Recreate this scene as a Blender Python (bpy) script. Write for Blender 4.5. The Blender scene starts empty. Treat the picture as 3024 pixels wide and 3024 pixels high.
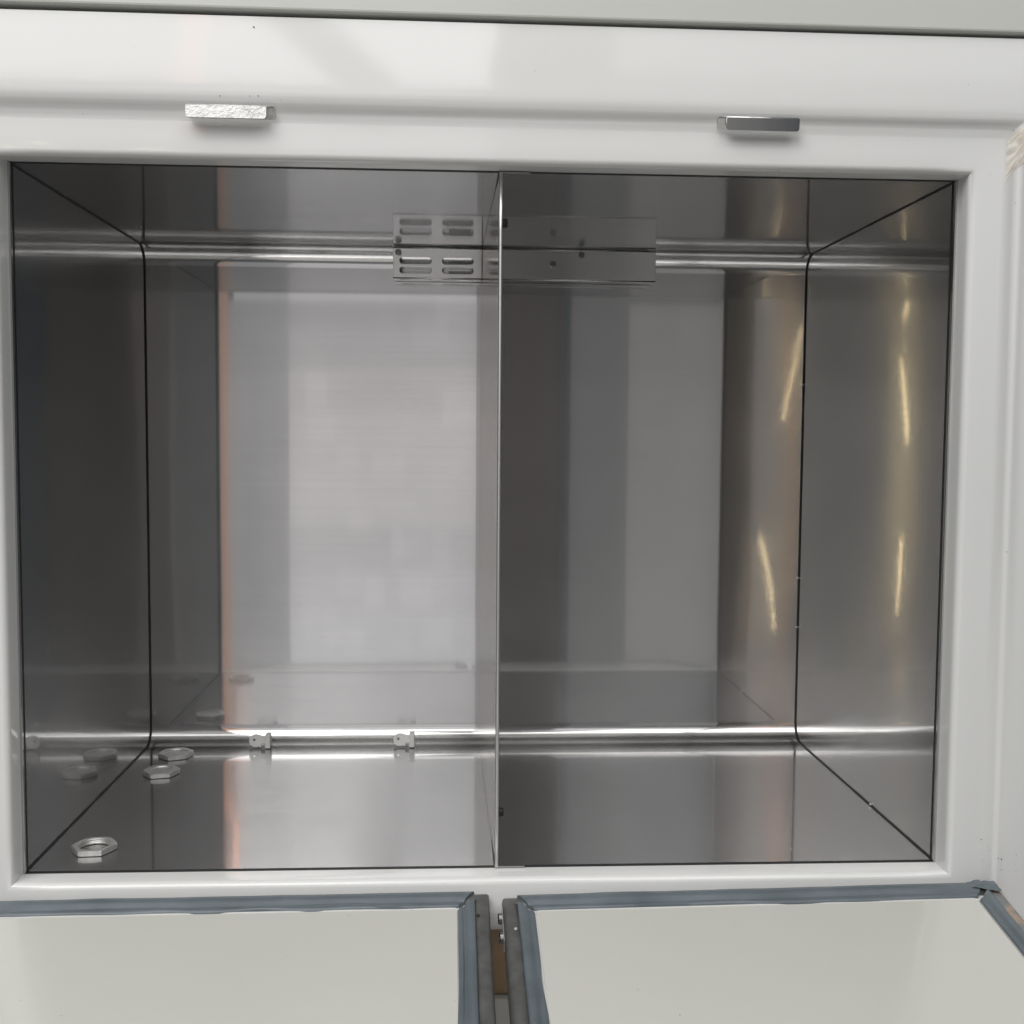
import bpy, bmesh, math, random
from mathutils import Vector, Matrix, noise
random.seed(7)
S = bpy.context.scene
C = S.collection
R = math.radians

# ------------------------------------------------------------------ camera
W, H, D = 0.9, 0.676, 0.4607            # clear inside of the cabinet
FACE = -0.030                           # front face of the moulded frame
cam = bpy.data.cameras.new('camera')
co = bpy.data.objects.new('camera', cam); C.objects.link(co)
yaw, pitch, roll = 0.0539416, 0.0672729, 0.0074439
r = Vector((1, 0, 0)); u = Vector((0, 0, 1)); f = Vector((0, 1, 0))
cy, sy, cp, sp, cr, sr = (math.cos(yaw), math.sin(yaw), math.cos(pitch), math.sin(pitch), math.cos(roll), math.sin(roll))
r, f = cy*r - sy*f, cy*f + sy*r
f, u = cp*f - sp*u, cp*u + sp*f
r, u = cr*r + sr*u, cr*u - sr*r
m = Matrix((r, u, -f)).transposed().to_4x4()
m.translation = Vector((0.411694, -1.083279, 0.425345))
co.matrix_world = m
cam.sensor_width = 36; cam.sensor_height = 36; cam.sensor_fit = 'HORIZONTAL'
cam.lens = 36 * 3311.95 / 3024
cam.clip_start = 0.02; cam.clip_end = 200
S.camera = co
S.render.resolution_x = S.render.resolution_y = 1024

# ------------------------------------------------------------------ light
S.view_settings.view_transform = 'Standard'; S.view_settings.look = 'None'
S.view_settings.exposure = 0; S.view_settings.gamma = 1
wd = bpy.data.worlds.new('World'); S.world = wd; wd.use_nodes = True
wd.node_tree.nodes['Background'].inputs[0].default_value = (.78, .89, 1.0, 1)
wd.node_tree.nodes['Background'].inputs[1].default_value = 0.065

def lamp(name, loc, aim, sx, sy_, rad, col=(1, 1, 1), spin=0.0):
    """rectangular lamp of the given radiance, facing 'aim'"""
    l = bpy.data.lights.new(name, 'AREA'); l.shape = 'RECTANGLE'
    l.size = sx; l.size_y = sy_; l.energy = rad * math.pi * sx * sy_; l.color = col
    o = bpy.data.objects.new(name, l); C.objects.link(o)
    q = (Vector(aim) - Vector(loc)).to_track_quat('-Z', 'Y').to_matrix().to_4x4()
    o.matrix_world = Matrix.Translation(loc) @ q @ Matrix.Rotation(spin, 4, 'Z')
    return o

TW = 10.0                               # mirror path from the lens to the open side of the workshop
EY = 0.46 - (TW - 1.544)
CX, CZ = 0.412, 0.425
def pane(t0, t1, v0, v1, rad, col=(1, 1, 1), T=TW, name='reflection_light'):
    """upright lamp filling the directions t0..t1 (sideways) and v0..v1 (up) as mirrored by the back sheet"""
    y = 0.46 - (T - 1.544)
    x0, x1, z0, z1 = CX+t0*T, CX+t1*T, CZ+v0*T, CZ+v1*T
    return lamp(name, ((x0+x1)/2, y, (z0+z1)/2), ((x0+x1)/2, 0, (z0+z1)/2), x1-x0, z1-z0, rad, col)
# daylight through the open doorway, each slice tuned for its reflection in the steel
steps = [-.30, -.24, -.20, -.16, -.12, -.08, -.03, .02, .06, .095, .118, .16, .20, .25, .36]
rads = [.60, .62, .66, .60, .53, .66, .66, .56, .44, .36, .86, .74, .60, .48]
for v0, v1, q in zip(steps, steps[1:], rads):
    k = max(0, min(1, 1-abs(v0+.02)/.2))
    pane(-.143, .036, v0, v1, q*1.05, (1, 1-.085*k, 1-.09*k))
    if v0 >= .118: pane(-.1915, -.143, v0, v1, q*.75, (1, 1, 1))
rng = random.Random(3)
for i in range(22):                     # small random lamps added to mottle the mirrored doorway
    t = rng.uniform(-.135, .005); v = rng.uniform(-.2, .11)
    pane(t, t+rng.uniform(.008, .04), v, v+rng.uniform(.004, .035), rng.uniform(.03, .10), (1, rng.uniform(.9, 1), rng.uniform(.88, 1)), TW-.1-.02*i, 'mottle_light')
pane(-.196, -.168, -.30, .118, .30, (.97, .97, 1))  # added strips for the dimmer bands mirrored beside the doorway
pane(-.168, -.143, -.30, .118, .32, (1, .97, .97))
# orange lamps added in place of an orange thing mirrored in the steel
pane(-.2055, -.189, .26, .37, 3.0, (1, .32, .10))
pane(-.2055, -.195, .235, .26, 1.6, (1, .36, .14))
pane(-.2055, -.197, .13, .235, .8, (1, .45, .22))
pane(-.2050, -.1965, -.30, .13, .42, (1, .58, .38))
pane(.105, .157, -.30, .36, .12, (1, .945, .88))  # further strips added for the dim bands mirrored on the right
pane(.157, .20, -.30, .118, .25, (1, .93, .87))
pane(.20, .243, -.30, .118, .26, (1, .93, .87))
pane(.157, .243, .118, .36, .06, (1, .98, .96))
pane(-.37, -.196, -.30, .36, .18, (1, .96, .91))  # added dim lamp that lightens the right side sheet
# roof lights over the open side
lamp('roof_light', (-1.55, -3.2, 3.9), (0.2, 0, 0.4), 3.8, 2.2, 4.5, (1, .99, .97))
lamp('roof_light', (2.5, -3.2, 3.9), (0.6, 0, 0.3), 3.0, 2.0, 1.9, (1, .99, .97))
lamp('overhead_fill', (0.1, -1.5, 3.1), (0.1, -1.5, 0), 3.4, 1.8, 2.3, (1, .985, .96))  # added overhead fill, brightens the lids and the floor
# high windows; a slanting strut stands before the left one
lamp('window_light', (-1.0, -3.4, 2.28), (-1.0, 0, 2.2), 3.2, 1.1, 2.3, (1, .99, .98))
lamp('window_light', (1.9, -3.4, 2.35), (1.9, 0, 2.25), 2.2, 1.1, .8, (1, .99, .98))
# warm tube lamps hung in the workshop, seen by way of the right side sheet
def tube(T, a, b, wdt, rad):
    pts = [Vector((1.388 - t*T, 0.46-(T-1.544), CZ + v*T)) for t, v in (a, b)]
    a, b = pts; mid = (a+b)/2
    l = bpy.data.lights.new('tube_light', 'AREA'); l.shape = 'RECTANGLE'
    L = (b-a).length; l.size = wdt; l.size_y = L; l.energy = rad*math.pi*wdt*L; l.color = (1, .78, .42)
    o = bpy.data.objects.new('tube_light', l); C.objects.link(o)
    yv = (b-a).normalized(); zv = (mid - Vector((0.5, 0.0, 0.3))).normalized()
    xv = yv.cross(zv).normalized(); zv = xv.cross(yv)
    mm = Matrix((xv, yv, zv)).transposed().to_4x4(); mm.translation = mid; o.matrix_world = mm
tube(14, (.3095, .0997), (.292, .014), .007, 105)
tube(14, (.2793, -.086), (.2906, -.174), .007, 105)
tube(10.6, (.4008, .0714), (.4069, -.003), .007, 105)
tube(10.6, (.4045, -.0874), (.4017, -.158), .007, 105)
tube(10.6, (.4094, .135), (.4018, .106), .007, 100)

# ------------------------------------------------------------------ materials
def mat(name):
    mm = bpy.data.materials.new(name); mm.use_nodes = True
    nt = mm.node_tree; return mm, nt, nt.nodes['Principled BSDF']
def N(nt, typ, **kw):
    n = nt.nodes.new(typ)
    for k, v in kw.items():
        if k in n.inputs: n.inputs[k].default_value = v
        else: setattr(n, k, v)
    return n
def noise_tex(nt, scale, detail=3, rough=.5, stretch=None, seed=0):
    tc = N(nt, 'ShaderNodeTexCoord')
    mp = N(nt, 'ShaderNodeMapping')
    mp.inputs['Location'].default_value = (seed*3.1, seed*1.7, seed*.9)
    if stretch: mp.inputs['Scale'].default_value = stretch
    nt.links.new(tc.outputs['Object'], mp.inputs['Vector'])
    n = N(nt, 'ShaderNodeTexNoise', Scale=scale, Detail=detail, Roughness=rough)
    nt.links.new(mp.outputs['Vector'], n.inputs['Vector'])
    return n
def ramp(nt, src, stops):
    c = N(nt, 'ShaderNodeValToRGB')
    el = c.color_ramp.elements
    while len(el) < len(stops): el.new(.5)
    for e, (p, col) in zip(el, stops):
        e.position = p; e.color = (*col, 1) if len(col) == 3 else col
    nt.links.new(src, c.inputs['Fac']); return c
def bump(nt, src, strength, dist, normal=None):
    b = N(nt, 'ShaderNodeBump', Strength=strength, Distance=dist)
    nt.links.new(src, b.inputs['Height'])
    if normal: nt.links.new(normal, b.inputs['Normal'])
    return b

def gelcoat(name, col, rough, speck=0.0, coat=0.25):
    mm, nt, p = mat(name)
    n1 = noise_tex(nt, 3.0, 4)
    c = ramp(nt, n1.outputs['Fac'], [(.3, tuple(x*.965 for x in col)), (.7, col)])
    last = c.outputs['Color']
    if speck:
        n2 = noise_tex(nt, 140, 2, .5, seed=2)
        s = ramp(nt, n2.outputs['Fac'], [(.78, (0, 0, 0)), (.82, (1, 1, 1))])
        mx = N(nt, 'ShaderNodeMix', data_type='RGBA')
        mu = N(nt, 'ShaderNodeMath', operation='MULTIPLY'); mu.inputs[1].default_value = speck
        nt.links.new(s.outputs['Color'], mu.inputs[0]); nt.links.new(mu.outputs[0], mx.inputs['Factor'])
        nt.links.new(last, mx.inputs['A']); mx.inputs['B'].default_value = (.18, .14, .10, 1)
        last = mx.outputs['Result']
    nt.links.new(last, p.inputs['Base Color'])
    n3 = noise_tex(nt, 9, 2, .5, seed=4)
    rr = N(nt, 'ShaderNodeMapRange'); rr.inputs['To Min'].default_value = rough*.85; rr.inputs['To Max'].default_value = rough*1.2
    nt.links.new(n3.outputs['Fac'], rr.inputs['Value']); nt.links.new(rr.outputs['Result'], p.inputs['Roughness'])
    p.inputs['Coat Weight'].default_value = coat; p.inputs['Coat Roughness'].default_value = .06
    n4 = noise_tex(nt, 22, 3, .55, seed=5)
    b = bump(nt, n4.outputs['Fac'], .3, .00025)
    nt.links.new(b.outputs['Normal'], p.inputs['Normal'])
    nt.links.new(b.outputs['Normal'], p.inputs['Coat Normal'])
    return mm

def steel(name, base, r0, r1, mix, wave=1.0, grain=0.0, mid=.16):
    """cold rolled stainless: a clear lobe, a satin one and a milky one; rolled grain along the sheet's U direction"""
    mm = bpy.data.materials.new(name); mm.use_nodes = True; nt = mm.node_tree
    nt.nodes.remove(nt.nodes['Principled BSDF']); out = nt.nodes['Material Output']
    big = noise_tex(nt, 5.0, 1.5, .4)
    b = bump(nt, big.outputs['Fac'], 1.0, .00016*wave)
    blot = noise_tex(nt, 7, 4, .6, seed=6)
    smear = noise_tex(nt, 26, 3, .6, seed=8)
    cc = ramp(nt, blot.outputs['Fac'], [(.3, tuple(x*.93 for x in base)), (.7, base)])
    if grain:       # fine rolling lines and rubbed streaks along the sheet
        uvn = N(nt, 'ShaderNodeTexCoord'); mpn = N(nt, 'ShaderNodeMapping'); mpn.inputs['Scale'].default_value = (2.5, 170, 1)
        nt.links.new(uvn.outputs['UV'], mpn.inputs['Vector'])
        gl = N(nt, 'ShaderNodeTexNoise', Scale=1.0, Detail=3.0, Roughness=.65); nt.links.new(mpn.outputs['Vector'], gl.inputs['Vector'])
        gr = N(nt, 'ShaderNodeMapRange'); gr.inputs['From Min'].default_value = .3; gr.inputs['From Max'].default_value = .7
        gr.inputs['To Min'].default_value = .978; gr.inputs['To Max'].default_value = 1.012
        nt.links.new(gl.outputs['Fac'], gr.inputs['Value'])
        vm = N(nt, 'ShaderNodeVectorMath', operation='SCALE')
        nt.links.new(cc.outputs['Color'], vm.inputs[0]); nt.links.new(gr.outputs['Result'], vm.inputs['Scale'])
        col_out = vm.outputs['Vector']
    else: col_out = cc.outputs['Color']
    g0 = N(nt, 'ShaderNodeBsdfAnisotropic', Roughness=r0, Anisotropy=grain)
    gm = N(nt, 'ShaderNodeBsdfAnisotropic', Roughness=mid, Anisotropy=min(.75, grain*1.65))
    g1 = N(nt, 'ShaderNodeBsdfAnisotropic', Roughness=r1)
    if grain:
        tg = N(nt, 'ShaderNodeTangent', direction_type='UV_MAP')
        for g in (g0, gm): nt.links.new(tg.outputs[0], g.inputs['Tangent'])
    m0 = N(nt, 'ShaderNodeMixShader', Fac=.25); mx = N(nt, 'ShaderNodeMixShader', Fac=mix)
    for g in (g0, gm, g1):
        nt.links.new(col_out, g.inputs['Color'])
        nt.links.new(b.outputs['Normal'], g.inputs['Normal'])
    sv = N(nt, 'ShaderNodeMapRange'); sv.inputs['To Min'].default_value = .40; sv.inputs['To Max'].default_value = .60
    nt.links.new(smear.outputs['Fac'], sv.inputs['Value']); nt.links.new(sv.outputs['Result'], m0.inputs[0])
    mv = N(nt, 'ShaderNodeMapRange'); mv.inputs['To Min'].default_value = mix*.7; mv.inputs['To Max'].default_value = mix*1.3
    nt.links.new(blot.outputs['Fac'], mv.inputs['Value']); nt.links.new(mv.outputs['Result'], mx.inputs[0])
    nt.links.new(g0.outputs[0], m0.inputs[1]); nt.links.new(gm.outputs[0], m0.inputs[2])
    nt.links.new(m0.outputs[0], mx.inputs[1]); nt.links.new(g1.outputs[0], mx.inputs[2])
    nt.links.new(mx.outputs[0], out.inputs['Surface'])
    return mm

def simple(name, col, rough, metal=0.0, var=.12, nscale=40, bmp=.2, bdist=.0005, col2=None, lo=.35, hi=.65):
    mm, nt, p = mat(name)
    n1 = noise_tex(nt, nscale, 4, .6)
    c = ramp(nt, n1.outputs['Fac'], [(lo, col2 or tuple(x*(1-var) for x in col)), (hi, col)])
    nt.links.new(c.outputs['Color'], p.inputs['Base Color'])
    p.inputs['Roughness'].default_value = rough; p.inputs['Metallic'].default_value = metal
    n2 = noise_tex(nt, nscale*2.3, 3, .6, seed=2)
    b = bump(nt, n2.outputs['Fac'], bmp, bdist)
    nt.links.new(b.outputs['Normal'], p.inputs['Normal'])
    return mm

M_white = gelcoat('white_gelcoat', (.845, .845, .84), .075, speck=.35)
M_top = gelcoat('offwhite_panel', (.60, .605, .575), .38, coat=.1)
M_lid = gelcoat('lid_lining', (.65, .645, .60), .20, speck=.3, coat=.3)
M_steel = steel('stainless_sheet', (.652, .648, .648), .036, .34, .11, 1.0, .52, .15)
M_side = steel('stainless_side', (.615, .612, .61), .032, .34, .11, 1.2, .45, .14)
M_div = steel('stainless_divider', (.64, .63, .62), .07, .30, .14)
M_edge = simple('cut_steel_edge', (.88, .88, .87), .42, 1.0, nscale=200, var=.05)
M_alu = simple('aluminium', (.66, .66, .66), .16, 1.0, nscale=60, var=.06, bmp=.1, bdist=.0003)
M_film = simple('scuffed_film', (.68, .68, .67), .38, .25, nscale=150, col2=(.45, .44, .43), lo=.3, hi=.5, bmp=.8, bdist=.0012)
M_channel = steel('stainless_channel', (.82, .81, .80), .07, .35, .20)
M_nut = simple('plated_nut', (.70, .695, .68), .40, .62, nscale=160, var=.18, bmp=.3, bdist=.0004)
M_seal = simple('dark_sealant', (.022, .023, .024), .55, nscale=160, bmp=.6, bdist=.001)
M_black = simple('black_rubber', (.018, .018, .018), .45, nscale=200)
M_gask = simple('bluegrey_gasket', (.148, .178, .200), .38, nscale=18, var=.22, bmp=.35, bdist=.0012)
M_trim = simple('worn_grey_trim', (.165, .168, .165), .5, .3, nscale=55, col2=(.115, .112, .106), bmp=.4, bdist=.0006)
M_screw = simple('dark_screw', (.25, .25, .26), .22, 1.0, nscale=300)
M_plast = simple('white_plastic', (.72, .72, .71), .38, nscale=80, var=.05)
M_fill = simple('cream_filler', (.74, .71, .66), .85, nscale=45, col2=(.60, .53, .44), lo=.28, hi=.48, bmp=.5, bdist=.0015)
M_board = simple('brown_board', (.42, .29, .18), .7, nscale=25, var=.2)
M_conc = simple('concrete', (.50, .48, .46), .8, nscale=6, var=.25)
M_resid = simple('trim_with_glue_residue', (.24, .245, .24), .6, .2, nscale=60, col2=(.42, .32, .25), lo=.42, hi=.56, bmp=.7, bdist=.001)
M_dark = simple('viewer_dark', (.27, .245, .238), .6, nscale=9)

# ------------------------------------------------------------------ mesh helpers
def link(name, me, mt, parent=None, smooth=False, label=None):
    me.materials.clear(); me.materials.append(mt)
    if smooth:
        for p in me.polygons: p.use_smooth = True
    o = bpy.data.objects.new(name, me); C.objects.link(o)
    if parent: o.parent = parent
    if label: o['label'] = label
    return o
def mesh(name, verts, faces):
    me = bpy.data.meshes.new(name); me.from_pydata([tuple(v) for v in verts], [], faces); me.update()
    bm = bmesh.new(); bm.from_mesh(me); bmesh.ops.recalc_face_normals(bm, faces=bm.faces); bm.to_mesh(me); bm.free()
    return me
def box_me(name, x0, x1, y0, y1, z0, z1, bev=0.0, seg=2):
    bm = bmesh.new(); bmesh.ops.create_cube(bm, size=1)
    for v in bm.verts:
        v.co = Vector(((x0+x1)/2 + v.co.x*(x1-x0), (y0+y1)/2 + v.co.y*(y1-y0), (z0+z1)/2 + v.co.z*(z1-z0)))
    if bev: bmesh.ops.bevel(bm, geom=bm.edges[:], offset=bev, segments=seg, affect='EDGES', profile=.5)
    me = bpy.data.meshes.new(name); bm.to_mesh(me); bm.free(); return me
def tube_me(name, pts, rad, n=8):
    bm = bmesh.new(); rings = []
    for i, p in enumerate(pts):
        p = Vector(p); t = (Vector(pts[min(i+1, len(pts)-1)]) - Vector(pts[max(i-1, 0)])).normalized()
        a = t.cross(Vector((1, 0, 0)))
        if a.length < .2: a = t.cross(Vector((0, 0, 1)))
        a.normalize(); b = t.cross(a)
        rr = rad(i) if callable(rad) else rad
        rings.append([bm.verts.new(p + rr*(math.cos(k*2*math.pi/n)*a + math.sin(k*2*math.pi/n)*b)) for k in range(n)])
    for q, w in zip(rings, rings[1:]):
        for k in range(n): bm.faces.new((q[k], q[(k+1) % n], w[(k+1) % n], w[k]))
    bm.faces.new(rings[0][::-1]); bm.faces.new(rings[-1])
    bmesh.ops.recalc_face_normals(bm, faces=bm.faces)
    me = bpy.data.meshes.new(name); bm.to_mesh(me); bm.free(); return me
def plate_me(name, loops, thick, bev=0.0):
    """flat plate with holes: outlines in XY, thickness along Z, centred"""
    cu = bpy.data.curves.new(name, 'CURVE'); cu.dimensions = '2D'; cu.fill_mode = 'BOTH'
    cu.extrude = thick/2 - bev; cu.bevel_depth = bev; cu.bevel_resolution = 1
    if bev: cu.offset = -bev
    for lp in loops:
        s = cu.splines.new('POLY'); s.points.add(len(lp)-1); s.use_cyclic_u = True
        for q, (x, y) in zip(s.points, lp): q.co = (x, y, 0, 1)
    o = bpy.data.objects.new(name, cu); C.objects.link(o)
    dg = bpy.context.evaluated_depsgraph_get(); dg.update()
    me = bpy.data.meshes.new_from_object(o.evaluated_get(dg))
    bpy.data.objects.remove(o); bpy.data.curves.remove(cu); return me
def xform(me, M): me.transform(M); me.update(); return me
STAND = Matrix(((1, 0, 0, 0), (0, 0, -1, 0), (0, 1, 0, 0), (0, 0, 0, 1)))   # XY drawing stood upright, its Z pointing at the viewer (-Y)
def arc(cx, cy_, rad, a0, a1, n): return [(cx+rad*math.cos(a0+(a1-a0)*i/n), cy_+rad*math.sin(a0+(a1-a0)*i/n)) for i in range(n+1)]
def stadium(x0, x1, y0, y1):
    q = (y1-y0)/2; c = (y0+y1)/2
    return arc(x0+q, c, q, math.pi/2, 3*math.pi/2, 8) + arc(x1-q, c, q, -math.pi/2, math.pi/2, 8)
def rrect(x0, x1, y0, y1, q):
    return arc(x1-q, y1-q, q, 0, math.pi/2, 4)+arc(x0+q, y1-q, q, math.pi/2, math.pi, 4)+arc(x0+q, y0+q, q, math.pi, 1.5*math.pi, 4)+arc(x1-q, y0+q, q, 1.5*math.pi, 2*math.pi, 4)
def empty(name, loc, label, cat, group=None):
    o = bpy.data.objects.new(name, None); C.objects.link(o); o.location = loc
    o['label'] = label; o['category'] = cat
    if group: o['group'] = group
    return o
def screw_me(name, rad, hgt, sock=.55):
    """cap screw head with a hex socket, axis +Z"""
    bm = bmesh.new(); n = 18
    prof = [(rad, 0), (rad, hgt*.8), (rad*.86, hgt), (rad*sock, hgt), (rad*sock*.96, hgt*.35), (0, hgt*.35)]
    rings = []
    for q, z in prof:
        rings.append([bm.verts.new((q*math.cos(k*2*math.pi/n), q*math.sin(k*2*math.pi/n), z)) for k in range(n)] if q else [bm.verts.new((0, 0, z))])
    for a, b in zip(rings, rings[1:]):
        for k in range(n):
            if len(b) == 1: bm.faces.new((a[k], a[(k+1) % n], b[0]))
            else: bm.faces.new((a[k], a[(k+1) % n], b[(k+1) % n], b[k]))
    bmesh.ops.recalc_face_normals(bm, faces=bm.faces)
    me = bpy.data.meshes.new(name); bm.to_mesh(me); bm.free(); return me

# ------------------------------------------------------------------ surroundings
def structure(o): o['kind'] = 'structure'; return o
structure(link('floor', box_me('floor', -4, 5, -1.95, 3, -1.2, -1.1), M_conc))
structure(link('viewer_standin', box_me('viewer_standin', .50, .735, -1.75, -1.25, -1.1, 1.25, .02), M_dark))  # unseen dark block added for the viewer's body mirrored in the steel
me = box_me('beam', -.075, .075, -.04, .04, -.3, 1.6, .004)
me.transform(Matrix.Translation((-.06, -3.3, 1.86)) @ Matrix.Rotation(R(-49), 4, 'Y'))
structure(link('beam', me, M_conc))

# ------------------------------------------------------------------ the cabinet
cab = empty('refrigerator_cabinet', (0, 0, 0), 'white refrigerated cabinet with stainless two compartment interior and its two lids folded down', 'refrigerator')

# moulded white frame: inner reveal and flat face as rectangular rings, then a stepped surround
FX0, FX1, FZ1 = -0.031, 0.931, 0.7085
rings = [(0, W, 0, H, .002), (0, W, 0, H, -.010), (0, W, 0, H, -.0225)]
for i in range(1, 6):
    a = i/5*math.pi/2; o_ = .006*(1-math.cos(a)); yy = -.0235 - .0065*math.sin(a)
    rings.append((-o_, W+o_, -o_, H+o_, yy))
rings.append((-.018, W+.018, -.018, H+.018, FACE-.0002))
rings.append((FX0, FX1, -.034, FZ1, FACE))
V, F = [], []
SEGX, SEGZ = 24, 18
def ring_pts(x0, x1, z0, z1, y):
    q = []
    for i in range(SEGX): q.append((x0+(x1-x0)*i/SEGX, y, z0))
    for i in range(SEGZ): q.append((x1, y, z0+(z1-z0)*i/SEGZ))
    for i in range(SEGX): q.append((x1-(x1-x0)*i/SEGX, y, z1))
    for i in range(SEGZ): q.append((x0, y, z1-(z1-z0)*i/SEGZ))
    return q
n = 2*(SEGX+SEGZ)
for k, rg in enumerate(rings):
    V += ring_pts(*rg)
    if k:
        for i in range(n):
            a, b = (k-1)*n+i, (k-1)*n+(i+1) % n
            F.append((a, b, b+n, a+n))
# lower lip rolls back under the rail
base = len(V)
lip = [(-.034, FACE), (-.044, FACE+.0015), (-.052, FACE+.006), (-.057, FACE+.014), (-.058, FACE+.024)]
for z, y in lip:
    V += [(FX0, y, z), (FX1, y, z)]
for i in range(len(lip)-1):
    a = base+2*i; F.append((a, a+1, a+3, a+2))
# step of the surround: (offset from face edge, y)
prof = [(0, FACE), (.002, FACE-.0003), (.004, FACE-.0012), (.0075, FACE-.0034), (.012, FACE-.0069), (.0155, FACE-.0097), (.0185, FACE-.0118), (.0215, FACE-.0133), (.025, FACE-.0141), (.030, FACE-.0143)]
base = len(V); K = 4
for o_, y in prof:
    V += [(FX0-o_, y, -.5), (FX0-o_, y, FZ1+o_), (FX1+o_, y, FZ1+o_), (FX1+o_, y, -.5)]
V += [(-.5, FACE-.0143, -.5), (-.5, FACE-.0143, .7990), (1.5, FACE-.0143, .7950), (1.5, FACE-.0143, -.5)]
V += [(-.5, FACE+.02, -.5), (-.5, FACE+.02, .8000), (1.5, FACE+.02, .7960), (1.5, FACE+.02, -.5)]
for i in range(len(prof)+1):
    for k in range(3):
        a = base+i*K+k; F.append((a, a+1, a+1+K, a+K))
me = mesh('front_frame', V, F)
fr = link('front_frame', me, M_white, cab, smooth=True)
es = fr.modifiers.new('split', 'EDGE_SPLIT'); es.split_angle = R(50)

# broken corner of the surround, filler showing
bm = bmesh.new(); gx, gz = 22, 26; gv = {}
for i in range(gx+1):
    for j in range(gz+1):
        s, t = i/gx, j/gz
        o_ = .001 + .030*s
        z = FZ1 - .002 + min(o_, .024) - t*.046*(1-.35*s) + .003*noise.noise((s*6, t*6, 1))
        y = FACE-.0004 - .0143*min(1, max(0, o_-.003)/.018)
        h = .0012 + .0016*noise.noise((s*7, t*9, 3)) + .0008*noise.noise((s*20, t*24, 5))
        edge = min(t/.12, 1, (1-t)/.3, s/.1, (1-s)/.15)
        h = h*max(0, edge) - .0012*(1-max(0, min(1, edge*1.5)))
        gv[i, j] = bm.verts.new((FX1+o_, y - h, z))
for i in range(gx):
    for j in range(gz): bm.faces.new((gv[i, j], gv[i+1, j], gv[i+1, j+1], gv[i, j+1]))
me = bpy.data.meshes.new('filler_patch'); bm.to_mesh(me); bm.free()
link('filler_patch', me, M_fill, cab, smooth=True, label='chipped cream filler at the top right corner of the surround')

# panel above the gap
me = box_me('top_panel', -.6, 1.6, -.049, -.02, .8022, 1.2, .003, 3)
for v in me.vertices: v.co.z -= (v.co.x)*.0032 if v.co.z < 1 else 0
link('top_panel', me, M_top, cab, smooth=False)
link('gap_dark', box_me('gap_dark', -.6, 1.6, -.026, -.012, .78, .815), M_black, cab)  # black strip put in for the darkness of the open gap
# below the lids
link('base_board', box_me('base_board', FX0, FX1, -.004, .012, -.128, -.056, .001), M_board, cab)
link('base_rail', box_me('base_rail', FX0, FX1, -.012, .02, -.45, -.129, .002), M_top, cab)

# stainless liner: ceiling, back and floor are one bent sheet
RC = .026
path = [(0.0, H)] + [(D-RC-.0+0*0, H)]
path = [(.001, H), (.12, H), (.25, H), (.36, H), (D-RC-.0012, H)] + [(D-RC+RC*math.sin(a), H-RC+RC*math.cos(a)) for a in [i/12*math.pi/2 for i in range(13)]]
path += [(D, H-RC-.0012), (D, H*.75), (D, H*.5), (D, H*.25), (D, RC+.0012)] + [(D-RC+RC*math.cos(a), RC-RC*math.sin(a)) for a in [i/12*math.pi/2 for i in range(13)]]
path += [(D-RC-.0012, 0), (.36, 0), (.25, 0), (.12, 0), (.001, 0)]
V, F = [], []
for y, z in path: V += [(.0015, y, z), (W*.5, y, z), (W-.0015, y, z)]
for i in range(len(path)-1):
    for k in range(2): a = 3*i+k; F.append((a, a+1, a+4, a+3))
def sheet_uv(me, fn):
    uv = me.uv_layers.new(name='UVMap')
    for lp in me.loops: uv.data[lp.index].uv = fn(lp.vertex_index, me.vertices[lp.vertex_index].co)
me = mesh('liner_sheet', V, F)
run_ = [0.0]
for (a0, b0), (a1, b1) in zip(path, path[1:]): run_.append(run_[-1] + math.hypot(a1-a0, b1-b0))
sheet_uv(me, lambda i, c: (c.x, run_[i//3]))
o = link('liner_sheet', me, M_steel, cab, smooth=True)
# side sheets, a hair concave
for s, x in ((1, 0.0), (-1, W)):
    V, F = [], []; ny, nz = 12, 16
    for i in range(ny+1):
        for j in range(nz+1):
            yy = .004 + (D-.004)*i/ny; zz = H*j/nz
            V.append((x - s*.0006*math.sin(math.pi*i/ny)*math.sin(math.pi*j/nz), yy, zz))
    for i in range(ny):
        for j in range(nz): a = i*(nz+1)+j; F.append((a, a+1, a+nz+2, a+nz+1))
    me = mesh('side_sheet', V, F); sheet_uv(me, lambda i, c: (c.y, c.z))
    link('side_sheet', me, M_side, cab, smooth=True)
    pts = []
    dense = []
    for (y0, z0), (y1, z1) in zip(path, path[1:]):
        L = math.hypot(y1-y0, z1-z0); k = max(1, int(L/.008))
        dense += [(y0+(y1-y0)*q/k, z0+(z1-z0)*q/k) for q in range(k)]
    dense.append(path[-1])
    pts = [(x + s*.0004, y, z) for y, z in dense]
    link('sealant_bead', tube_me('sealant_bead', pts, lambda i: .0014*(1+.35*noise.noise((i*.21, s*3, 0))), 7), M_seal, cab, smooth=True)
    # front edge of the side sheet: dark joint and turned steel lip
    link('edge_joint', box_me('edge_joint', *sorted((x-s*.003, x+s*.0016)), .0005, .0065, .001, H-.001), M_seal, cab)
    link('edge_lip', box_me('edge_lip', *sorted((x-s*.002, x+s*.0022)), -.0035, .0004, .0008, H-.0008, .0004, 1), M_side, cab)
for z, s in ((0, 1), (H, -1)):
    link('edge_joint', box_me('edge_joint', .002, W-.002, -.002, .003, *sorted((z-s*.002, z+s*.0006))), M_seal, cab)

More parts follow.
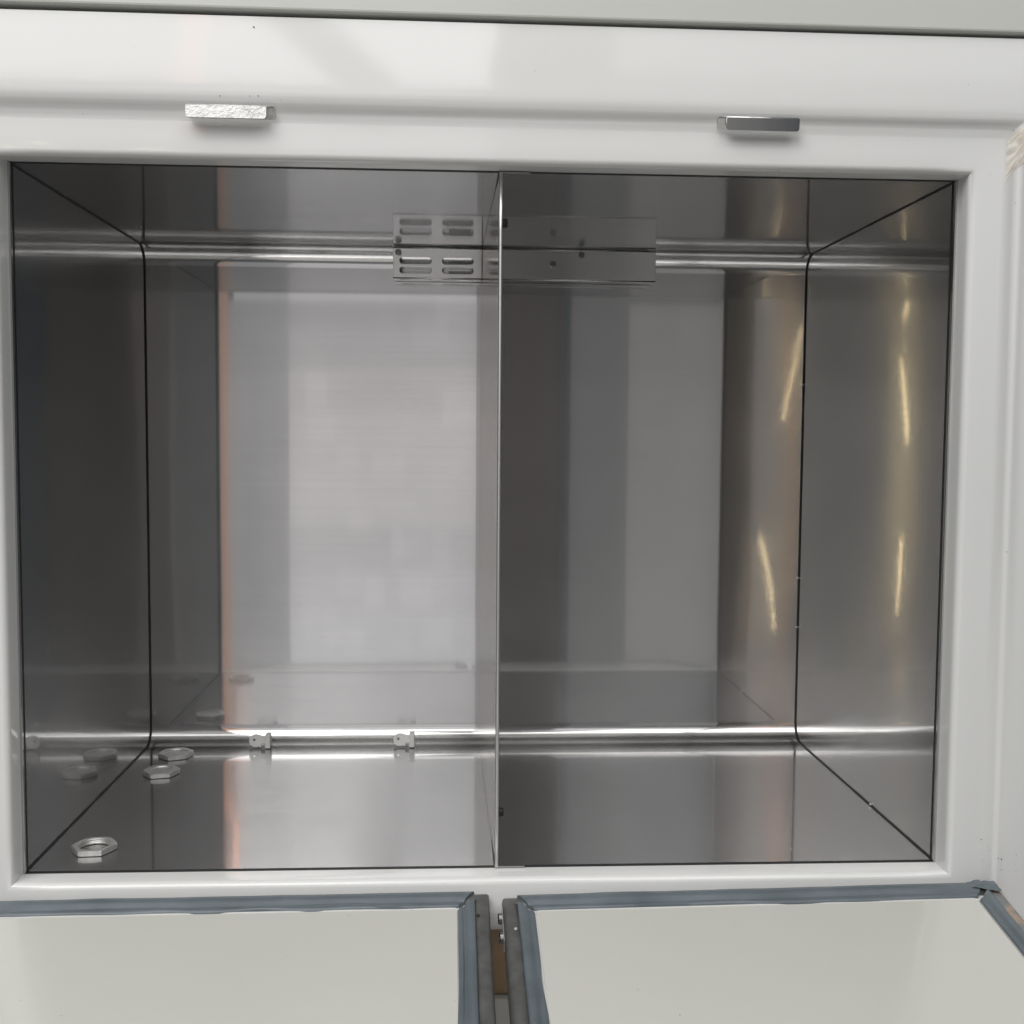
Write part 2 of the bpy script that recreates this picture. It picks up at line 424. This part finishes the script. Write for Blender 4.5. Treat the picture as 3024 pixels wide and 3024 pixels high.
# small crumbs of sealant on the joints
for (x, y, z) in ((W-.001, .17, .002), (.482, -.0005, H-.001), (W-.0015, D-.001, .50), (W-.0015, D-.001, .23), (W-.0015, D-.001, .16), (.003, D-.024, H-.02)):
    bm = bmesh.new(); bmesh.ops.create_icosphere(bm, subdivisions=2, radius=.0013)
    for v in bm.verts: v.co *= 1+.4*noise.noise(v.co*900+Vector((x, y, z))*50)
    me = bpy.data.meshes.new('sealant_crumb'); bm.to_mesh(me); bm.free(); me.transform(Matrix.Translation((x, y, z)))
    link('sealant_crumb', me, M_plast, cab, smooth=True)

# divider sheet with turned flanges
def dx(y): return .4572 - .0052*max(0, y)/D
V, F = [], []
TH = .0013; SEG = 10
prof2 = [(dx, 0)]
def div_mesh(z0, z1, y1):
    V, F = [], []
    for i in range(SEG+1):
        y = -.003 + (y1+.003)*i/SEG; c = dx(y)
        V += [(c-TH, y, z0), (c+TH, y, z0), (c+TH, y, z1), (c-TH, y, z1)]
    for i in range(SEG):
        for k in range(4): a = 4*i+k; b = 4*i+(k+1) % 4; F.append((a, b, b+4, a+4))
    F += [(0, 1, 2, 3), (4*SEG+3, 4*SEG+2, 4*SEG+1, 4*SEG)]
    return mesh('divider', V, F)
div = link('divider', div_mesh(.0012, H-.0012, D-.0015), M_div, cab)
link('front_edge', tube_me('front_edge', [(dx(0), -.0036, .0012+(H-.0024)*i/12) for i in range(13)], .0019, 10), M_edge, div, smooth=True)
for s, z in ((1, .0018), (-1, H-.0018)):
    me = box_me('flange', dx(0)+.0016, dx(0)+.028, -.0045, .010, z-.0008, z+.0008, .0006); sheet_uv(me, lambda i, c: (c.x, c.y))
    link('flange', me, M_steel, div)
    link('joint_line', box_me('joint_line', dx(0)-.0022, dx(0)-.0014, -.002, D-.03, *sorted((z-s*.0014, z+s*.0006))), M_seal, div)
rot_x = Matrix.Rotation(math.pi/2, 4, 'Y')
for z in (.632, .048):
    me = screw_me('bolt_head', .0045, .0065); me.transform(Matrix.Translation((dx(0)+TH, .022, z)) @ rot_x)
    link('bolt_head', me, M_black, div, smooth=False)

# channel under the ceiling against the back wall: slotted on the left, plain on the right
PY = D - .032
ZT, ZB = H - .0028, .6345
def channel(name, x0, x1, slots, screws, label):
    rows = ((.6525, .6615), (.6400, .6490))
    loops = [rrect(x0, x1, ZB, ZT, .0008)] + [stadium(a, b, *rw) for a, b in slots for rw in rows]
    me = plate_me(name, loops, .0014, .0003); xform(me, Matrix.Translation((0, PY, 0)) @ STAND)
    ch = link(name, me, M_channel, cab, label=label)
    fl = [rrect(x0, x1, 0, .026, .0008)] + [stadium(a, b, .006, .014) for a, b in slots]
    me = plate_me('lower_flange', fl, .0014, .0003); xform(me, Matrix.Translation((0, PY+.0004, ZB)))
    link('lower_flange', me, M_channel, ch)
    link('lower_edge', tube_me('lower_edge', [(x0+.0003, PY-.0004, ZB-.0003), (x1-.0003, PY-.0004, ZB-.0003)], .0010, 8), M_edge, ch, smooth=True)
    link('upper_edge', tube_me('upper_edge', [(x0+.0003, PY+.0004, ZT), (x1-.0003, PY+.0004, ZT)], .0013, 8), M_edge, ch, smooth=True)
    for x, z in screws:
        me = screw_me('screw', .0042, .0045); xform(me, Matrix.Translation((x, PY-.0006, z)) @ Matrix.Rotation(math.pi/2, 4, 'X'))
        link('screw', me, M_screw, ch)
    return ch
c1 = channel('slotted_channel', .333, dx(D)-.0014, ((.3415, .3840), (.3980, .4395)), ((.3400, .6675),), 'slotted stainless channel left of the divider')
link('inner_bar', box_me('inner_bar', .4065, .4370, PY+.006, PY+.009, .6415, .6450, .0004), M_plast, c1)
channel('plain_channel', dx(D)+.0022, .684, (), ((.5455, .6550), (.5835, .6675)), 'plain stainless channel right of the divider')

# two small plastic clips at the bottom bend
def clip(xc, mir, label):
    out = arc(.009, .0095, .0088, R(70), R(295), 14) + [(.0165, .0005), (.0165, .0055), (.0215, .0055), (.0215, .0002), (.0280, .0002), (.0285, .0185), (.0225, .0190), (.0215, .0150)]
    hole = arc(.0068, .0105, .0019, 0, 2*math.pi*.95, 12)
    me = plate_me('cable_clip', [out, hole], .0042, .0005)
    xform(me, Matrix.Translation((xc-.0142, D-RC-.004, .0012)) @ Matrix.Rotation(R(-14), 4, 'X') @ STAND)
    c = link('cable_clip', me, M_plast, cab, label=label)
    link('post', box_me('post', xc+.0082, xc+.0146, D-RC-.009, D-RC+.008, .0012, .0195, .0007), M_plast, c)
clip(.1525, 1, 'white plastic clip at the bottom bend nearer the nuts')
clip(.3475, 1, 'white plastic clip at the bottom bend nearer the divider')

# strike plates in the step above the opening
def strike(x0, x1, lx0, lx1, tilt, mt, label):
    yt, zt = FACE-.0108, FZ1+.0112
    q = .0028
    lip_ = [(x0, 0), (x1, 0)] + arc(x1-q, -.0115+q, q, 0, -math.pi/2, 4) + arc(x0+q, -.0115+q, q, -math.pi/2, -math.pi, 4)
    me = plate_me('strike_plate', [lip_], .0012, .0002)
    xform(me, Matrix.Translation((0, yt-.0012, zt)) @ Matrix.Rotation(R(tilt), 4, 'X') @ STAND)
    s = link('strike_plate', me, mt, cab, label=label)
    leg = [(lx0, 0), (lx1, 0)] + arc(lx1-q, -.0108+q, q, 0, -math.pi/2, 4) + arc(lx0+q, -.0108+q, q, -math.pi/2, -math.pi, 4)
    me = plate_me('back_leg', [leg], .0010, .0002)
    xform(me, Matrix.Translation((0, yt+.0002, zt-.0006)) @ Matrix.Rotation(R(36), 4, 'X') @ STAND)
    link('back_leg', me, mt, s)
    link('fold', tube_me('fold', [(min(x0, lx0)+.001, yt-.0006, zt+.0002), (max(x1, lx1)-.001, yt-.0006, zt+.0002)], .0009, 8), mt, s, smooth=True)
strike(.1722, .2440, .1730, .2520, -7, M_film, 'scuffed bright strike plate in the step over the left compartment')
strike(.6628, .7312, .6550, .7270, 6, M_alu, 'clean grey strike plate in the step over the right compartment')

# ------------------------------------------------------------------ lids folded down
def lid(x0, x1, zl, zr, zmean, tears, label, inner_left):
    """door local frame: x along the hinge, y from hinge (0) towards viewer (negative), z up; top of gasket about 0"""
    Wd = x1-x0; Ld = .71
    d = bpy.data.objects.new('door', box_me('door', 0, Wd, -Ld, 0, -.040, -.0075, .004, 3)); C.objects.link(d)
    d.data.materials.append(M_white); d.parent = cab; d['label'] = label
    d.matrix_world = Matrix.Translation((x0, -.036, zl)) @ Matrix.Rotation(-math.atan2(zr-zl, Wd), 4, 'Y') @ Matrix.Rotation(R(10), 4, 'X')
    tw = .0125
    # rounded trim along the rim, four lengths
    def run(name, p0, p1, inward, prof, mt, smooth=True, seg=1, wob=0.0, seed=0, mitre=1.0, gap=0.0):
        """sweep prof (inward offset, z) from p0 to p1 with mitred ends"""
        p0 = Vector((*p0, 0)); p1 = Vector((*p1, 0)); inw = Vector((*inward, 0)); t = (p1-p0).normalized(); L = (p1-p0).length
        V, F = [], []; K = len(prof)
        for i in range(seg+1):
            s_ = i/seg
            for j, (o_, z) in enumerate(prof):
                a = o_*mitre + gap; q = p0 + t*(a + (L-2*a)*s_) + inw*o_
                w = 0
                if wob:
                    e = min(1, 6*s_, 6*(1-s_))
                    w = wob*e*noise.noise((s_*L*16+seed, j*.25, seed))
                V.append((q.x+inw.x*w*(j/K), q.y+inw.y*w*(j/K), z + abs(w)*.25*(1 if 0 < j < K-1 else 0)))
        for i in range(seg):
            for j in range(K-1): a = i*K+j; F.append((a, a+1, a+K+1, a+K))
        F.append(tuple(range(K))); F.append(tuple(range(seg*K+K-1, seg*K-1, -1)))
        me = mesh(name, V, F)
        return link(name, me, mt, d, smooth=smooth)
    sides = [((0, 0), (Wd, 0), (0, -1)), ((Wd, 0), (Wd, -Ld), (-1, 0)), ((Wd, -Ld), (0, -Ld), (0, 1)), ((0, -Ld), (0, 0), (1, 0))]
    tp = [(-.0012, -.030), (-.0014, -.012), (-.0008, -.0072), (.0012, -.0046), (.004, -.0034), (.008, -.0032), (tw, -.0040), (tw+.002, -.0072)]
    for k, (a, b, i_) in enumerate(sides):
        o = run('edge_trim', a, b, i_, tp, M_resid if (inner_left and k == 1) else M_trim, seg=30, gap=.0)
        e = o.modifiers.new('split', 'EDGE_SPLIT'); e.split_angle = R(60)
    # magnetic gasket: wider along the hinge
    g0 = .0125
    def gprof(w): return [(0, -.006), (0.0002, -.0018), (.0010, -.0004), (w*.25, .0005), (w*.50, -.0006), (w*.62, -.0031), (w*.70, -.0034), (w*.80, -.0018), (w*.94, -.0022), (w, -.0038), (w+.0004, -.0072)]
    for k, (a, b, i_) in enumerate(sides):
        w = .0215 if k == 0 else .0160
        ia = Vector(i_)
        A = Vector(a); B = Vector(b); t = (B-A).normalized()
        st = .0018 if k == 0 else g0
        A2 = A + ia*st + t*g0; B2 = B + ia*st - t*g0
        o = run('gasket', A2, B2, i_, gprof(w), M_gask, seg=60, wob=.0034, seed=k*3+x0*9, mitre=.74 if k == 0 else 1.0, gap=.0004)
        if k in (1, 3):      # side lengths start under the hinge length
            pass
        e = o.modifiers.new('split', 'EDGE_SPLIT'); e.split_angle = R(55)
    # lining inside the gasket, lifted rim bead
    a0 = g0+.0160; bk = .0018+.0215
    me = plate_me('lining', [rrect(a0-.003, Wd-a0+.003, -Ld+a0, -bk+.003, .006)], .004, .0012)
    me.transform(Matrix.Translation((0, 0, -.0065)))
    link('lining', me, M_lid, d)
    bead = [(x, y, -.0046) for x, y in rrect(a0+.0003, Wd-a0-.0003, -Ld+a0, -bk-.0003, .004)]
    bead.append(bead[0])
    link('lining_bead', tube_me('lining_bead', bead, .0009, 6), M_plast, d, smooth=True)
    if inner_left:      # torn end of the gasket, lifted and crumpled
        bm = bmesh.new(); gv = {}
        for i in range(13):
            for j in range(11):
                p_, q_ = i/12, j/10
                x = Wd - .030 + .028*p_ + .002*noise.noise((q_*5, p_*3, 2)); y = -.0015 - .019*q_*(.55+.45*p_) + .0015*noise.noise((p_*6, q_*2, 7))
                z = .0008 + .0020*noise.noise((p_*4.5, q_*4, 4)) + .0010*noise.noise((p_*13, q_*11, 9)) - .0016*(abs(p_-.5)*2)**3
                gv[i, j] = bm.verts.new((x, y, z))
        for i in range(12):
            for j in range(10): bm.faces.new((gv[i, j], gv[i+1, j], gv[i+1, j+1], gv[i, j+1]))
        me = bpy.data.meshes.new('torn_flap'); bm.to_mesh(me); bm.free()
        link('torn_flap', me, M_gask, d, smooth=True, label='crumpled torn gasket end at the far right corner')
    # rivets on the trim, screws on the meeting side
    xs = .007 if inner_left else Wd-.007
    me = screw_me('rivet', .0018, .0012, .3); me.transform(Matrix.Translation((xs + (.002 if inner_left else -.003), -.052 if inner_left else -.038, -.0036)))
    link('rivet', me, M_edge if inner_left else M_black, d)
    if inner_left:
        for y in (-.020, -.050):
            me = screw_me('side_screw', .0052, .0048); me.transform(Matrix.Translation((-.0013, y, -.014)) @ Matrix.Rotation(-math.pi/2, 4, 'Y'))
            link('side_screw', me, M_screw, d)
        link('hinge_strap', box_me('hinge_strap', -.0024, -.0013, -.062, -.008, -.021, -.008, .0004), M_edge, d)
    return d
lid(-.0460, .4477, -.0105, -.0075, 0, (), 'left lid folded down, gasket seam cut neatly at its corner', False)
lid(.4627, .9462, -.0120, -.0055, 0, (), 'right lid folded down, gasket torn at its far right corner', True)

# ------------------------------------------------------------------ loose nuts on the floor of the left compartment
def nut(loc, rz, hole, label, r0=.0232, h=.0062):
    o = empty('hex_nut', loc, label, 'nut', 'hex nuts left on the cabinet floor')
    o.rotation_euler = (0, 0, rz)
    bm = bmesh.new(); n = 36; ap = r0*math.cos(math.pi/6)
    def hexr(a):
        q = (a + math.pi/6) % (math.pi/3) - math.pi/6
        return a, q
    def outer(a, lim):
        # hexagon with its corners turned off to radius lim
        k = a % (math.pi/3); rr = ap/math.cos(k - math.pi/6); return min(rr, lim)
    rows = [(lambda a: outer(a, r0*.965), .0007), (lambda a: outer(a, r0*.985), .0016), (lambda a: outer(a, r0*.985), h-.0010), (lambda a: outer(a, r0*.945), h-.0003), (lambda a: outer(a, r0*.90), h)]
    if hole:
        ri = r0*.68
        rows += [(lambda a: ri+.0008, h), (lambda a: ri, h-.0008)]
        for z in [h-.0008-(h-.0016)*i/6 for i in range(1, 6)]:
            rows += [(lambda a, z=z: ri + (.0005 if int(z*4000) % 2 else 0), z)]
        rows += [(lambda a: ri, .0007)]
    else:
        rows += [(lambda a: r0*.62, h), (lambda a: r0*.58, h-.0014), (lambda a: r0*.02, h-.0014)]
    rs = []
    for fn, z in rows: rs.append([bm.verts.new((fn(k*2*math.pi/n)*math.cos(k*2*math.pi/n), fn(k*2*math.pi/n)*math.sin(k*2*math.pi/n), z)) for k in range(n)])
    if hole: rs.append(rs[0])
    for a, b in zip(rs, rs[1:]):
        for k in range(n): bm.faces.new((a[k], a[(k+1) % n], b[(k+1) % n], b[k]))
    if not hole: bm.faces.new(rs[-1]); bm.faces.new(rs[0][::-1])
    bmesh.ops.recalc_face_normals(bm, faces=bm.faces)
    me = bpy.data.meshes.new('nut_body'); bm.to_mesh(me); bm.free()
    link('nut_body', me, M_nut, o)
    return o
nut((.0480, .0600, 0), R(4), True, 'large plated hex nut with open hole nearest the front left corner')
nut((.0490, .3960, 0), R(18), False, 'pale flat hex nut farthest back, close to the left rear corner')
nut((.0500, .3180, 0), R(10), False, 'grey flat hex nut just in front of the rearmost nut')

# ------------------------------------------------------------------ specks of dirt on the frame, lids and sheets
bm = bmesh.new()
for x, y, z, q in ((.9464, -.0396, .0175, .8), (.9489, -.0414, .0174, 1.0), (.9492, -.0416, .007, .7), (.9333, -.0304, .0332, .9), (.9383, -.0333, .0277, .5), (.9397, -.0343, .0233, .5),
                   (.9353, -.0314, .0124, .5), (.9401, -.0346, .0081, .4), (.9618, -.0443, .0224, .6), (.9621, -.0443, .0062, .4), (.2339, -.0443, .7882, 1.2), (.203, -.0423, .7281, .8),
                   (.2295, -.0426, .7286, .6), (.237, -.0427, .7288, .7), (.257, -.0413, .7263, .5), (.4854, -.0443, .7563, .5), (.9375, -.0338, .7165, .7), (.9414, -.0357, .6483, .5),
                   (.9192, -.0302, .6754, .5), (.3338, .4607, .3991, 1.0), (.4535, .2103, .4964, .8), (.2437, .0511, 0, .8), (.2362, -.157, -.0347, .5), (.0998, -.1933, -.0419, .6),
                   (.4164, -.1871, -.0389, .5), (.5993, -.2066, -.0448, .6), (.6741, -.0889, -.0231, .4), (.705, -.1243, -.0289, .4)):
    g = bmesh.ops.create_icosphere(bm, subdivisions=1, radius=q*.0007)
    for v in g['verts']:
        v.co = v.co*(1+.5*noise.noise(v.co*1500+Vector((x, y, z))*90))
        v.co += Vector((x, y, z))
me = bpy.data.meshes.new('dirt_specks'); bm.to_mesh(me); bm.free()
o = link('dirt_specks', me, simple('dirt', (.16, .13, .10), .8, nscale=400), cab); o['kind'] = 'stuff'
